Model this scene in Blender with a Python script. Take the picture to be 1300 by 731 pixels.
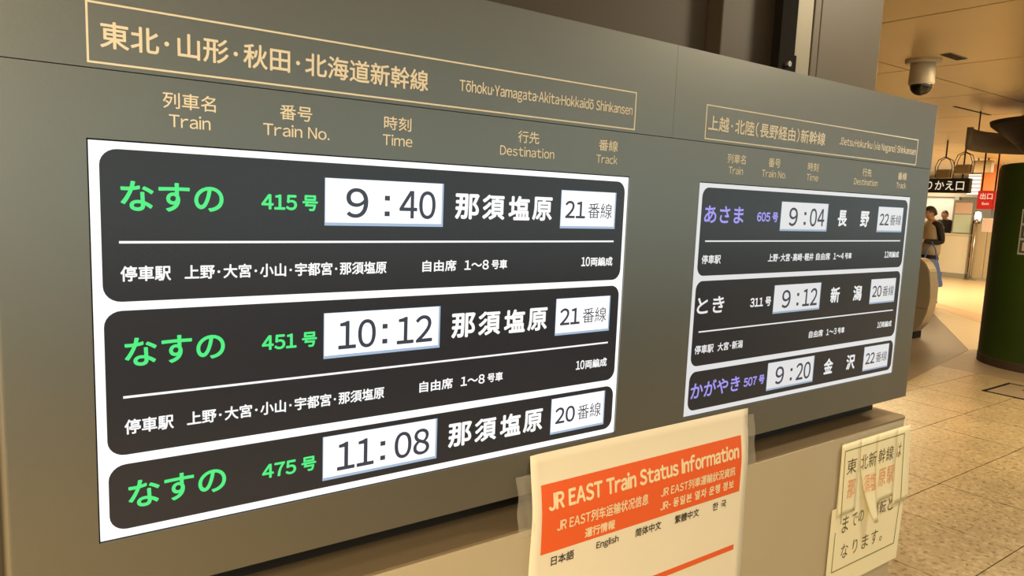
import bpy, bmesh, math, random
from mathutils import Matrix, Vector
random.seed(7)
sc = bpy.context.scene
for o in list(bpy.data.objects): bpy.data.objects.remove(o)

# ---------------------------------------------------------------- camera
cam_d = bpy.data.cameras.new('camera'); cam = bpy.data.objects.new('camera', cam_d)
sc.collection.objects.link(cam); sc.camera = cam
cam_d.sensor_width = 36; cam_d.lens = 912.7/1300*36; cam_d.clip_start = .02; cam_d.clip_end = 200
RX, RY, RZ = .1222, -.6283, .04
def _rot(rx, ry, rz):
    return Matrix.Rotation(rz, 3, 'Z') @ Matrix.Rotation(rx, 3, 'X') @ Matrix.Rotation(ry, 3, 'Y')
_R = _rot(RX, RY, RZ)
def _w(v): return Vector((v[0], v[2], -v[1]))          # board axes (x right, y down, z in) -> world
r_, d_, f_ = _w(_R[0]), _w(_R[1]), _w(_R[2])
S = .0637                                              # one layout unit (screen width / 16) in metres
EYE = 1.55
m4 = Matrix((r_, -d_, -f_)).transposed().to_4x4()
m4.translation = Vector((-1.7237*S, -17.8787*S, EYE))
cam.matrix_world = m4

# ---------------------------------------------------------------- world, exposure, lights
w = bpy.data.worlds.new('world'); sc.world = w; w.use_nodes = True
w.node_tree.nodes['Background'].inputs[0].default_value = (.60, .76, .74, 1)
w.node_tree.nodes['Background'].inputs[1].default_value = 1.5
sc.view_settings.view_transform = 'Standard'; sc.view_settings.look = 'None'
sc.view_settings.gamma = 1; sc.view_settings.exposure = 0; sc.view_settings.use_curve_mapping = False
WARM = (1, .76, .44)
def area(name, loc, sx, sy, power, col=WARM, rot=(0, 0, 0)):
    l = bpy.data.lights.new(name, 'AREA'); l.shape = 'RECTANGLE'; l.size = sx; l.size_y = sy
    l.energy = power; l.color = col
    o = bpy.data.objects.new(name, l); sc.collection.objects.link(o); o.location = loc; o.rotation_euler = rot
    return o
area('fill_light_near', (-2.2, -2.3, 2.70), 1.6, 1.2, 430, (1, .80, .50))  # added behind the camera, off the board's mirror line, to brighten its face
area('fill_light_board_end', (3.0, -.75, 2.70), .5, .3, 42, (1, .86, .62))  # added to brighten the board's right end and its top corner
area('fill_light_aisle', (6.2, .55, 2.70), 1.0, .8, 130)  # unseen light added out of view for the near floor
area('ceiling_lamp_gate', (11.5, .8, 2.70), 1.6, 1.2, 200)
area('ceiling_lamp_counter', (14.5, 6.0, 2.70), 2.0, 2.0, 200)
area('ceiling_lamp_hall', (17.5, 4.2, 2.70), 2.0, 1.6, 200)

area('header_reflection_light', (11.5, -4.6, 2.70), 3.0, 1.6, 26, (.80, .92, 1))  # added cool light, unseen, that tints the right header's reflection
area('booth_fill_light', (21.2, 8.6, 2.70), 1.4, 1.0, 45, (1, .9, .72))  # added to brighten the booth wall
# ---------------------------------------------------------------- helpers
def lin(c): return tuple((x/12.92 if x <= .04045 else ((x+.055)/1.055)**2.4) for x in [v/255 for v in c])
def mat(name, rgb, rough=.5, metal=0, emit=None, es=1, noise=None, bump=None, alpha=None, ior=None, trans=0, spec=None):
    m = bpy.data.materials.new(name); m.use_nodes = True; nt = m.node_tree; b = nt.nodes['Principled BSDF']
    b.inputs['Base Color'].default_value = (*rgb, 1); b.inputs['Roughness'].default_value = rough
    b.inputs['Metallic'].default_value = metal
    if spec is not None: b.inputs['Specular IOR Level'].default_value = spec
    if trans: b.inputs['Transmission Weight'].default_value = trans
    if alpha is not None: b.inputs['Alpha'].default_value = alpha
    if emit:
        b.inputs['Emission Color'].default_value = (*emit, 1); b.inputs['Emission Strength'].default_value = es
    tc = nt.nodes.new('ShaderNodeTexCoord')
    if noise:                                     # (scale, amount) soft mottling of the colour
        n = nt.nodes.new('ShaderNodeTexNoise'); n.inputs['Scale'].default_value = noise[0]; n.inputs['Detail'].default_value = 4
        nt.links.new(tc.outputs['Object'], n.inputs['Vector'])
        mx = nt.nodes.new('ShaderNodeMix'); mx.data_type = 'RGBA'; mx.blend_type = 'MIX'
        k = noise[1]
        mx.inputs[6].default_value = (*[c*(1-k) for c in rgb], 1); mx.inputs[7].default_value = (*[min(1, c*(1+k)) for c in rgb], 1)
        nt.links.new(n.outputs['Fac'], mx.inputs[0]); nt.links.new(mx.outputs[2], b.inputs['Base Color'])
    if bump:
        n2 = nt.nodes.new('ShaderNodeTexNoise'); n2.inputs['Scale'].default_value = bump[0]
        nt.links.new(tc.outputs['Object'], n2.inputs['Vector'])
        bp = nt.nodes.new('ShaderNodeBump'); bp.inputs['Strength'].default_value = bump[1]; bp.inputs['Distance'].default_value = .002
        nt.links.new(n2.outputs['Fac'], bp.inputs['Height']); nt.links.new(bp.outputs['Normal'], b.inputs['Normal'])
    return m

def granite(name, base, fleck, dark):
    m = mat(name, base, .28); nt = m.node_tree; b = nt.nodes['Principled BSDF']
    tc = nt.nodes.new('ShaderNodeTexCoord')
    geo = nt.nodes.new('ShaderNodeNewGeometry')
    v = nt.nodes.new('ShaderNodeTexVoronoi'); v.inputs['Scale'].default_value = 55
    nz = nt.nodes.new('ShaderNodeTexNoise'); nz.inputs['Scale'].default_value = 38; nz.inputs['Detail'].default_value = 5
    big = nt.nodes.new('ShaderNodeTexNoise'); big.inputs['Scale'].default_value = 2.5
    for n in (v, nz, big): nt.links.new(geo.outputs['Position'], n.inputs['Vector'])
    r1 = nt.nodes.new('ShaderNodeValToRGB'); r1.color_ramp.elements[0].position = .36; r1.color_ramp.elements[1].position = .47
    r1.color_ramp.elements[0].color = (*dark, 1); r1.color_ramp.elements[1].color = (*base, 1)
    nt.links.new(nz.outputs['Fac'], r1.inputs[0])
    mx = nt.nodes.new('ShaderNodeMix'); mx.data_type = 'RGBA'
    r2 = nt.nodes.new('ShaderNodeValToRGB'); r2.color_ramp.elements[0].position = .72; r2.color_ramp.elements[1].position = .9
    sep = nt.nodes.new('ShaderNodeSeparateColor'); nt.links.new(v.outputs['Color'], sep.inputs[0])
    nt.links.new(sep.outputs[0], r2.inputs[0]); nt.links.new(r2.outputs[0], mx.inputs[0])
    nt.links.new(r1.outputs[0], mx.inputs[6]); mx.inputs[7].default_value = (*fleck, 1)
    mu = nt.nodes.new('ShaderNodeMix'); mu.data_type = 'RGBA'; mu.blend_type = 'MULTIPLY'; mu.inputs[0].default_value = 1
    r3 = nt.nodes.new('ShaderNodeValToRGB'); r3.color_ramp.elements[0].position = .3; r3.color_ramp.elements[0].color = (.8, .8, .8, 1); r3.color_ramp.elements[1].position = .7
    nt.links.new(big.outputs['Fac'], r3.inputs[0]); nt.links.new(mx.outputs[2], mu.inputs[6]); nt.links.new(r3.outputs[0], mu.inputs[7])
    nt.links.new(mu.outputs[2], b.inputs['Base Color'])
    return m

def obj(name, me, m=None, parent=None, loc=(0, 0, 0), rotz=0, smooth=False, **props):
    o = bpy.data.objects.new(name, me); sc.collection.objects.link(o)
    if m and me and not me.materials: me.materials.append(m)
    o.location = loc; o.rotation_euler = (0, 0, rotz)
    if parent: o.parent = parent
    if smooth and me:
        for p in me.polygons: p.use_smooth = True
    for k, v in props.items(): o[k] = v
    return o
def thing(name, label, category, loc=(0, 0, 0), rotz=0, group=None):
    o = bpy.data.objects.new(name, None); sc.collection.objects.link(o); o.empty_display_size = .1
    o.location = loc; o.rotation_euler = (0, 0, rotz); o['label'] = label; o['category'] = category
    if group: o['group'] = group
    return o
def mesh_from(bm, name='m'):
    me = bpy.data.meshes.new(name); bmesh.ops.recalc_face_normals(bm, faces=bm.faces[:]); bm.to_mesh(me); bm.free(); return me
def add_box(bm, x0, x1, y0, y1, z0, z1, bev=0):
    g = bmesh.ops.create_cube(bm, size=1)
    for v in g['verts']:
        v.co = Vector(((x0+x1)/2+v.co.x*(x1-x0), (y0+y1)/2+v.co.y*(y1-y0), (z0+z1)/2+v.co.z*(z1-z0)))
    if bev:
        es = list({e for v in g['verts'] for e in v.link_edges})
        bmesh.ops.bevel(bm, geom=es, offset=bev, segments=3, affect='EDGES', profile=.5)
def box_me(*a, bev=0):
    bm = bmesh.new(); add_box(bm, *a, bev=bev); return mesh_from(bm)
def prism(bm, pts, h0, h1, axis='z'):
    """closed outline pts (2D) extruded from h0 to h1 along an axis; y: outline is (x,z)"""
    def P(p, h): return (p[0], p[1], h) if axis == 'z' else ((p[0], h, p[1]) if axis == 'y' else (h, p[0], p[1]))
    a = [bm.verts.new(P(p, h0)) for p in pts]; b = [bm.verts.new(P(p, h1)) for p in pts]
    bm.faces.new(a); bm.faces.new(b[::-1]); n = len(pts)
    for i in range(n): bm.faces.new((a[i], b[i], b[(i+1) % n], a[(i+1) % n]))
def prism_me(pts, h0, h1, axis='z'):
    bm = bmesh.new(); prism(bm, pts, h0, h1, axis); return mesh_from(bm)
def lathe_me(prof, n=48, a0=0, a1=2*math.pi, caps=False):
    bm = bmesh.new(); full = abs(a1-a0-2*math.pi) < 1e-4; rows = []
    for k in range(n if full else n+1):
        a = a0+(a1-a0)*k/n; rows.append([bm.verts.new((r*math.cos(a), r*math.sin(a), z)) for r, z in prof])
    for k in range(n):
        A, B = rows[k], rows[(k+1) % len(rows)]
        for i in range(len(prof)-1):
            bm.faces.new((A[i], B[i], B[i+1], A[i+1]))
    if caps:
        for r in (rows[0], rows[-1]): bm.faces.new(r[:-1])
    bmesh.ops.remove_doubles(bm, verts=bm.verts[:], dist=1e-5)
    return mesh_from(bm)
def tube_me(pts, r, n=8):
    bm = bmesh.new(); pts = [Vector(p) for p in pts]; rings = []
    for i, p in enumerate(pts):
        t = (pts[min(i+1, len(pts)-1)]-pts[max(i-1, 0)]).normalized()
        u = t.cross(Vector((0, 0, 1))) if abs(t.z) < .95 else t.cross(Vector((1, 0, 0)))
        u.normalize(); v = t.cross(u)
        rr = r[i] if isinstance(r, (list, tuple)) else r
        rings.append([bm.verts.new(p+(u*math.cos(2*math.pi*k/n)+v*math.sin(2*math.pi*k/n))*rr) for k in range(n)])
    for a, b in zip(rings, rings[1:]):
        for k in range(n): bm.faces.new((a[k], a[(k+1) % n], b[(k+1) % n], b[k]))
    bm.faces.new(rings[0]); bm.faces.new(rings[-1][::-1])
    return mesh_from(bm)

# layout units -> metres on the board plane
def U(x, y): return (x*S, EYE+(.8984-y)*S)
def rrect(x0, x1, y0, y1, r, n=6):
    """rounded rectangle outline, layout units -> (X,Z)"""
    pts = []
    for cx, cy, a in ((x1-r, y0+r, -90), (x1-r, y1-r, 0), (x0+r, y1-r, 90), (x0+r, y0+r, 180)):
        for k in range(n+1):
            t = math.radians(a+90*k/n); pts.append(U(cx+r*math.cos(t), cy+r*math.sin(t)))
    return pts
def urect(x0, x1, y0, y1): return [U(x0, y0), U(x1, y0), U(x1, y1), U(x0, y1)]

# lettering: glyph outlines laid flat on a surface; (x0,x1) and (y0,y1) is the box the ink fills, in layout units
GL = {}
def _rect(x0, x1, y0, y1): return ([(x0, y0), (x1, y0), (x1, y1), (x0, y1)], [(0, 1, 2, 3)])
def glyph(ch):
    """outline of one character: (verts, faces, xmin, xmax); Latin letters and digits use the wide forms, re-spaced"""
    if ch in GL: return GL[ch]
    if ch in 'lI': vs, fs = _rect(0, .09, 0, .79 if ch == 'l' else .735)
    elif ch == 'i':
        vs, fs = _rect(0, .09, 0, .545); v2, f2 = _rect(-.012, .102, .65, .76); vs = vs+v2; fs = fs+[(4, 5, 6, 7)]
    elif ch == 'ō':
        v, f, a, b = glyph('o'); vs = list(v)+[(a+.06, .66), (b-.06, .66), (b-.06, .73), (a+.06, .73)]; n = len(v); fs = list(f)+[(n, n+1, n+2, n+3)]
    elif ch == '-': vs, fs = _rect(0, .28, .26, .33)
    elif ch == '.': vs, fs = _rect(0, .11, 0, .11)
    elif ch in '·･': v, f = _rect(0, 0, 0, 0), None; import math as _m; vs = [(.07+.07*_m.cos(k*.5236), .36+.07*_m.sin(k*.5236)) for k in range(12)]; fs = [tuple(range(12))]
    else:
        src = chr(ord(ch)+0xFEE0) if '!' <= ch <= '~' else ch
        c = bpy.data.curves.new('glyph', 'FONT'); c.body = src; c.size = 1; c.fill_mode = 'FRONT'; c.resolution_u = 8 if ch.isascii() else (6 if ord(ch) < 0x3100 else 3)
        o = bpy.data.objects.new('glyph', c); sc.collection.objects.link(o); bpy.context.view_layer.update()
        me = bpy.data.meshes.new_from_object(o.evaluated_get(bpy.context.evaluated_depsgraph_get()))
        vs = [(v.co.x, v.co.y) for v in me.vertices]; fs = [tuple(p.vertices) for p in me.polygons]
        bpy.data.objects.remove(o); bpy.data.curves.remove(c); bpy.data.meshes.remove(me)
    xs = [v[0] for v in vs]; GL[ch] = (vs, fs, min(xs), max(xs)); return GL[ch]
def string_shape(s):
    V, F, pen = [], [], 0
    for ch in s:
        if ch == ' ': pen += .31; continue
        vs, fs, a, b = glyph(ch)
        if ord(ch) < 0x2E80 or ch in '･': dx = pen+.045-a; adv = (b-a)+(.09 if ch not in '･·' else (.40 if ch == '･' else .10))
        elif ch in '（）': dx = pen-a+.1; adv = .50
        else: dx = pen; adv = 1.0
        if ch == '･': dx += .14
        n = len(V); V += [(x+dx, y) for x, y in vs]; F += [tuple(i+n for i in f) for f in fs]; pen += adv
    return V, F
def text(s, x0, x1, y0, y1, m, parent, Y, bold=0, surf=None, name='lettering', shear=0, label=None):
    """bold: stroke gain in layout units"""
    V, F = string_shape(s)
    a, b = min(v[0] for v in V), max(v[0] for v in V); c, d = min(v[1] for v in V), max(v[1] for v in V)
    offs = [(0, 0)]
    if bold: offs += [(bold, 0), (-bold, 0), (0, bold), (0, -bold), (bold*.7, bold*.7), (-bold*.7, -bold*.7), (bold*.7, -bold*.7), (-bold*.7, bold*.7)]
    VV, FF = [], []
    for k, (ox, oy) in enumerate(offs):
        n = len(VV)
        for vx, vy in V:
            px = x0+bold+(vx-a)/(b-a)*(x1-x0-2*bold); py = y1-bold-(vy-c)/(d-c)*(y1-y0-2*bold)+shear*(vx-a)
            X, Z = U(px+ox, py+oy); VV.append((X, (surf(X, Z) if surf else 0)+Y-k*.000012, Z))
        FF += [tuple(i+n for i in f) for f in F]
    me = bpy.data.meshes.new('lettering'); me.from_pydata(VV, [], FF)
    n = obj(name, me, m, parent)
    if label: n['label'] = label
    return n

# ---------------------------------------------------------------- materials
M = {}
M['board'] = mat('brushed board metal', (.295, .295, .27), .38, 1, noise=(3, .05), bump=(400, .04))
M['cab'] = mat('satin cabinet metal', (.54, .47, .34), .5, .3, noise=(4, .05))
M['ledge'] = mat('ledge metal with brown reflection', (.25, .19, .12), .5, .35, noise=(5, .06))  # cabinet metal on the ledge, its dark brown reflection put into the colour
M['dark'] = mat('matt black', (.010, .008, .006), .85, spec=.15)
M['neck'] = mat('dark neck', (.02, .018, .015), .5)
M['pillar'] = mat('dark brown cladding', (.075, .057, .038), .55, .2, noise=(2, .15))
M['pillar2'] = mat('bronze cladding', (.11, .085, .055), .5, .1, noise=(2, .1))
M['strip'] = mat('grey steel strip', (.30, .27, .20), .5, .3)
M['steel'] = mat('steel', (.5, .48, .44), .3, 1)
M['ink'] = mat('cream lettering', (.74, .69, .58), .6)
M['ceil'] = mat('ceiling panel metal', (.84, .67, .40), .36, .25, noise=(1.2, .06))
M['gap'] = mat('dark joint', (.03, .022, .012), .8)
G0 = granite('speckled granite', (.39, .305, .175), (.48, .39, .25), (.21, .15, .08))
M['joint'] = mat('tile joint', (.07, .05, .03), .8)
M['brownfl'] = mat('brown floor', (.27, .21, .145), .4, noise=(6, .12))
M['darkfl'] = mat('dark floor', (.17, .135, .10), .38, noise=(5, .1))
M['brightfl'] = mat('cream paving', (.60, .49, .30), .35, noise=(5, .08))
M['tact'] = mat('ochre paving strip', (.52, .34, .16), .45, noise=(6, .08))
# screens: they give off their own light
def scr(name, c, es): return mat(name, (.02, .02, .02), .22, emit=lin(c), es=es, spec=.4)
SC = {}
for k, f in (('L', 1.0), ('R', .80)):
    SC[k] = dict(white=scr('lit white '+k, (255, 255, 255), 1.15*f if k == 'L' else f*.92),
                 black=mat('screen black '+k, (.012, .012, .014), .25, emit=(.010, .011, .015), es=f, spec=.6),
                 green=scr('lit green '+k, (70, 238, 130), 1*f), violet=scr('lit violet '+k, (172, 160, 255), .85),
                 txt=scr('lit text '+k, (255, 255, 255), 1.0*f if k == 'L' else .8), ink=mat('screen ink '+k, (.015, .015, .02), .3, emit=(.028, .038, .06), es=1),
                 edge=scr('lit tile edge '+k, (165, 188, 215), .9*f+.1))
M['cream'] = mat('poster paper', (.80, .74, .60), .6, noise=(8, .02))
M['orange'] = mat('orange print', (.78, .115, .022), .5)
M['pink'] = mat('dark print', (.035, .022, .012), .6)
M['pcream'] = mat('cream print', (.83, .70, .46), .6)
M['tape'] = mat('clear tape', (.75, .70, .6), .25, alpha=.13, spec=.6)
M['note'] = mat('notice paper', (.86, .80, .56), .6, noise=(12, .02))
M['noteg'] = mat('green print', (.20, .21, .06), .6)
M['notei'] = mat('pen ink', (.13, .095, .045), .6)
M['noter'] = mat('red pen', (.78, .36, .17), .6)
M['green'] = mat('dark green enamel', (.020, .038, .003), .5, noise=(1.5, .25), spec=.25)
M['bronze'] = mat('bronze sheet', (.21, .155, .10), .65, 0)
M['tan'] = mat('tan lamp box', (.36, .27, .15), .6)
M['umber'] = mat('dark umber', (.035, .022, .012), .6)
M['gate'] = mat('gate housing', (.36, .30, .21), .4, .3)
M['yellow'] = mat('lit yellow arrow', (.6, .5, .1), .4, emit=(1, .75, .15), es=1.2)
M['white'] = mat('white panel', (.78, .75, .66), .5)
M['beige'] = mat('beige panel', (.50, .42, .30), .45, .1)
M['grey'] = mat('grey panel', (.33, .33, .30), .5)
M['signb'] = mat('black sign face', (.03, .028, .022), .4)
M['signw'] = mat('lit sign lettering', (.8, .8, .7), .5, emit=(1, .93, .75), es=.6)
M['red'] = mat('lit red sign', (.5, .03, .02), .4, emit=(.75, .03, .015), es=.55)
M['redp'] = mat('red plastic', (.70, .07, .03), .4)
M['glow'] = mat('lit panel', (.8, .8, .8), .5, emit=(1, .95, .82), es=1.2)
M['aqua'] = mat('pale aqua print', (.62, .78, .72), .5)
M['pinkp'] = mat('pink print', (.80, .62, .60), .5)
M['skin'] = mat('skin', (.52, .29, .17), .55)
M['hair'] = mat('black hair', (.012, .01, .008), .5)
M['vest'] = mat('beige vest cloth', (.40, .33, .22), .8)
M['blackc'] = mat('black cloth', (.016, .014, .013), .8)
M['blue'] = mat('blue bag cloth', (.09, .16, .42), .6)
M['lilac'] = mat('lilac print', (.30, .27, .40), .5)
M['signblue'] = mat('slate label', (.05, .055, .05), .5)
M['camw'] = mat('ivory camera housing', (.62, .54, .40), .35)
M['dome'] = mat('smoked dome', (.02, .014, .008), .08, spec=.8)

# ---------------------------------------------------------------- setting
HC = 2.75
floor = obj('floor', box_me(-7, 27, -8, 15, -.30, -.014), M['joint'], kind='structure')
T = .5945; gapw = .006
tile_me = box_me(0, T-gapw, 0, T-gapw, -.02, 0, bev=0)
tile_me.materials.append(G0)
for i in range(-9, 8):
    for j in range(-6, 4):
        X = 3.147+T*i; Y = .048+T*j
        obj('tile', tile_me, None, floor, (X+gapw/2, Y+gapw/2, random.uniform(-.0006, .0006)))
# floor areas beyond the granite
X8 = 3.147+T*8
obj('paving', prism_me([(X8, -8), (27, -8), (27, 0.0), (X8, 0.0)], -.02, 0), M['brightfl'], floor)
e1 = lambda x: 2.46+(x-9.214)*.186
e2 = lambda x: 2.46+(x-9.214)*.578
obj('paving', prism_me([(X8, 0), (11.5, 0), (11.0, 1.9), (9.214, 2.455), (X8, e1(X8))], -.02, 0), M['brownfl'], floor)  # mid-brown floor area around the column
obj('paving', prism_me([(-7, .048+T*4), (3.3, .048+T*4), (3.147+T*8, .048+T*4), (9.21, 2.459), (13.0, e2(13.0)), (13.0, 15), (-7, 15)], -.02, 0), M['darkfl'], floor)  # darker floor area bounded by a slanted edge
obj('paving', prism_me([(3.2, e1(3.2)), (9.21, 2.459), (9.21, 2.8), (3.2, 2.8)], -.01, .0012), M['darkfl'], floor)  # same dark tone laid over the granite along the slanted edge
obj('paving', prism_me([(11.5, 0), (27, 0), (27, 15), (13.0, 15), (13.0, e2(13.0)), (9.22, 2.458), (11.0, 1.9)], -.02, 0), M['brightfl'], floor)
obj('paving', prism_me([(14.9, 6.42), (13.61, 4.66), (12.885, 3.71), (10.6, .72), (9.9, .9), (11.82, 3.33), (12.88, 4.38), (14.2, 5.9)], -.01, .002), M['tact'], floor)
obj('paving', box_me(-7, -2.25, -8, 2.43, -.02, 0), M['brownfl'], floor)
# inspection cover in the floor
cov = thing('floor_cover', 'square floor access cover with black edge frame in front of the green column', 'floor cover', (7.11, .9, 0))
bm = bmesh.new()
for a in ((0, .60, .57, .60), (0, .60, 0, .03), (0, .03, 0, .60), (.57, .60, 0, .6)): add_box(bm, *a, -.004, .004)
obj('frame', mesh_from(bm), M['dark'], cov)
obj('plate', box_me(.03, .57, .03, .57, -.004, .0025), M['brownfl'], cov)
obj('lifting_slot', box_me(.38, .45, .33, .41, 0, .0035), M['dark'], cov)

ceiling = obj('ceiling', box_me(-7, 27, -8, 15, HC+.02, HC+.25), M['gap'], kind='structure')
PX, PY, g = 1.622, 3.165, .016
cp = box_me(g/2, PX-g/2, g/2, PY-g/2, -.02, .02, bev=.004); cp.materials.append(M['ceil'])
for i in range(-7, 14):
    for j in range(-4, 5):
        X = 4.514+PX*i; Y = 1.965+PY*j
        if X < -7 or X+PX > 27.2 or Y < -11 or Y > 12: continue
        obj('ceiling_panel', cp, None, ceiling, (X, Y, HC+.02))
obj('slot', box_me(8.45, 9.38, 2.57, 2.60, HC-.004, HC+.001), M['gap'], ceiling)
obj('wall_back', box_me(-7, 27, 14.8, 15, 0, HC+.1), M['beige'], kind='structure')
obj('wall_left', box_me(-7.2, -7, -8, 15, 0, HC+.1), M['beige'], kind='structure')
wr = obj('wall_right', box_me(24, 24.2, -8, 15, 0, HC+.1), M['white'], kind='structure')
# unseen side behind the camera: low wall, open strip added for cool light on the board
wf = obj('wall_front', box_me(-7, 27, -8.2, -8, 0, .7), M['grey'], kind='structure')
obj('lintel', box_me(-7, 27, -8.2, -8, 2.6, HC+.1), M['grey'], wf)
for k in range(9): obj('mullion', box_me(-7+k*4.2, -6.9+k*4.2, -8.2, -8, .7, 2.6), M['grey'], wf)

# ---------------------------------------------------------------- clad pillar behind the board
pil = obj('pillar_core', box_me(-7, 2.10, .36, 1.30, 0, HC), M['pillar'], kind='structure'); pil.name = 'wall_middle'
obj('panel', box_me(-7, 1.50, .22, .355, .02, HC-.004, bev=.003), M['pillar'], pil)
obj('panel', box_me(1.503, 1.80, .17, .355, .02, HC-.004, bev=.003), M['pillar'], pil)
obj('recess', box_me(1.80, 1.90, .19, .35, .02, HC-.004), M['dark'], pil)
obj('steel_strip', box_me(1.815, 1.893, .152, .19, .02, HC-.004, bev=.002), M['strip'], pil)
obj('panel', box_me(1.897, 1.93, .15, .355, .02, HC-.004, bev=.003), M['pillar2'], pil)
obj('panel', box_me(1.932, 2.281, .15, 1.30, .02, HC-.004, bev=.004), M['pillar2'], pil)
hs = thing('hanger_post', 'black steel hanger post with a bolt, rising behind the right half of the board', 'post', (1.735, .13, 1.86))
obj('bar', box_me(-.036, .036, -.008, .018, .02, HC-1.866), M['dark'], hs)
obj('foot_plate', box_me(-.046, .040, -.014, .010, .0, .130, bev=.003), M['dark'], hs)
bm = bmesh.new(); bmesh.ops.create_cone(bm, cap_ends=True, segments=6, radius1=.011, radius2=.009, depth=.012, matrix=Matrix.Translation((-.006, -.018, .100)) @ Matrix.Rotation(math.pi/2, 4, 'X'))
obj('bolt', mesh_from(bm), M['steel'], hs)

# ---------------------------------------------------------------- departure board
XL, XR, XC = -.1170, 2.397, 18.0*S
ZT = EYE+(.8984+4.69)*S; ZB = EYE+(.8984-10.46)*S; ZH = EYE+(.8984+1.50)*S; FY = -.0018; TH = .105
board = thing('departure_board', 'long grey metal departure board with two lit train timetable screens', 'departure board', (0, 0, 0))
def top_outline(xa, xb, ra, rb, y0, y1, n=8):
    pts = []
    def arc(cx, cy, a, r):
        for k in range(n+1):
            t = math.radians(a+90*k/n); pts.append((cx+r*math.cos(t), cy+r*math.sin(t)))
    if ra: arc(xa+ra, y0+ra, 180, ra)
    else: pts.append((xa, y0))
    if rb: arc(xb-rb, y0+rb, 270, rb)
    else: pts.append((xb, y0))
    pts += [(xb, y1), (xa, y1)]
    return pts
obj('header_panel', prism_me(top_outline(XL, XC-.0003, .012, 0, FY-.0012, TH), ZH+.0006, ZT), M['board'], board)
obj('header_panel', prism_me(top_outline(XC+.0003, XR, 0, .012, FY-.0012, TH), ZH+.0006, ZT), M['board'], board)
obj('seam_backing', box_me(XL+.01, XR-.01, .004, TH-.004, ZB+.004, ZT-.004), M['dark'], board)
# lower face with the two screen openings
SL = dict(x=0, x1=16.0); SR = dict(x=19.71, x1=35.716)
G = .035
def face_panel():
    bm = bmesh.new()
    xs = [XL+.012, (SL['x']-G)*S, (SL['x1']+G)*S, (SR['x']-G)*S, (SR['x1']+G)*S, XR-.012]
    zs = [ZB, U(0, 8.985+G)[1], U(0, -.01-G)[1], ZH-.0006]
    grid = {}
    def V(i, j, y):
        if (i, j, y) not in grid: grid[(i, j, y)] = bm.verts.new((xs[i], y, zs[j]))
        return grid[(i, j, y)]
    D = .004
    for i in range(5):
        for j in range(3):
            if j == 1 and i in (1, 3): continue
            bm.faces.new((V(i, j, FY), V(i+1, j, FY), V(i+1, j+1, FY), V(i, j+1, FY)))
    for i in (1, 3):
        q = [(i, 1), (i+1, 1), (i+1, 2), (i, 2)]
        for k in range(4):
            a, b = q[k], q[(k+1) % 4]
            bm.faces.new((V(*a, FY), V(*b, FY), V(*b, D), V(*a, D)))
    # rounded ends, top, bottom
    for xa, s_, cx in ((XR, 1, XR-.012), (XL, -1, XL+.012)):
        prev = None
        for k in range(9):
            t = math.radians(90*k/8); x = cx+s_*.012*math.sin(t); y = FY+.012-.012*math.cos(t)
            if k == 0:
                col = [V(5 if s_ == 1 else 0, j, FY) for j in range(4)]
                cur = (col[0], col[3])
            else: cur = (bm.verts.new((x, y, zs[0])), bm.verts.new((x, y, zs[3])))
            if prev and k == 1:
                bm.faces.new([prev[0], cur[0], cur[1]]+col[::-1][0:3])
            elif prev: bm.faces.new((prev[0], cur[0], cur[1], prev[1]))
            prev = cur
        a, b = bm.verts.new((xa, TH, zs[0])), bm.verts.new((xa, TH, zs[3])); bm.faces.new((prev[0], a, b, prev[1]))
    return mesh_from(bm)
def face_panel_fix():
    me = face_panel(); return me
obj('face_panel', face_panel_fix(), M['board'], board)
obj('underside', box_me(XL+.006, XR-.006, FY+.006, TH, ZB, ZB+.004), M['board'], board)
obj('back_panel', box_me(XL, XR, TH-.002, TH, ZB, ZT), M['board'], board)

# ---- lettering on the board
HY = FY-.0012-.0004; BY = FY-.0004
def hollow(x0, x1, y0, y1, t, m, parent, Y, surf=None, name='outline', yb=None):
    bm = bmesh.new()
    for a in ((x0, x1, y0, y0+t), (x0, x1, y1-t, y1), (x0, x0+t, y0+t, y1-t), (x1-t, x1, y0+t, y1-t)):
        if surf:
            n = 16; A = []
            for k in range(n+1):
                u = a[0]+(a[1]-a[0])*k/n
                for v in (a[2], a[3]):
                    X, Z = U(u, v); A.append(bm.verts.new((X, surf(X, Z)+Y, Z)))
            for k in range(n): bm.faces.new((A[2*k], A[2*k+2], A[2*k+3], A[2*k+1]))
        else: prism(bm, urect(*a), Y, Y+.0004, 'y')
    return obj(name, mesh_from(bm), m, parent)
hollow(.02, 16.11, -2.86, -1.60, .042, M['ink'], board, HY, name='header_outline')
hollow(19.73, 35.85, -2.86, -1.60, .042, M['ink'], board, HY, name='header_outline')
text('東北･山形･秋田･北海道新幹線', .27, 8.12, -2.50, -1.93, M['ink'], board, HY, .009)
text('Tōhoku·Yamagata·Akita·Hokkaidō Shinkansen', 9.12, 15.95, -2.42, -1.99, M['ink'], board, HY, .004)
text('上越･北陸（長野経由）新幹線', 19.88, 27.62, -2.50, -1.93, M['ink'], board, HY, .009)
text('Jōetsu·Hokuriku (via Nagano) Shinkansen', 28.75, 35.72, -2.46, -1.99, M['ink'], board, HY, .004)
for off in (0, 19.70):
    for s, a, b in (('列車名', 1.46, 2.58), ('番号', 4.06, 4.87), ('時刻', 6.83, 7.64), ('行先', 11.24, 12.05), ('番線', 14.53, 15.39)):
        text(s, a+off, b+off, -1.18, -.82, M['ink'], board, BY, .003)
    for s, a, b in (('Train', 1.58, 2.46), ('Train No.', 3.66, 5.32), ('Time', 6.80, 7.68), ('Destination', 10.60, 12.67), ('Track', 14.45, 15.40)):
        text(s, a+off, b+off, -.70, -.41, M['ink'], board, BY, .002)

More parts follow.
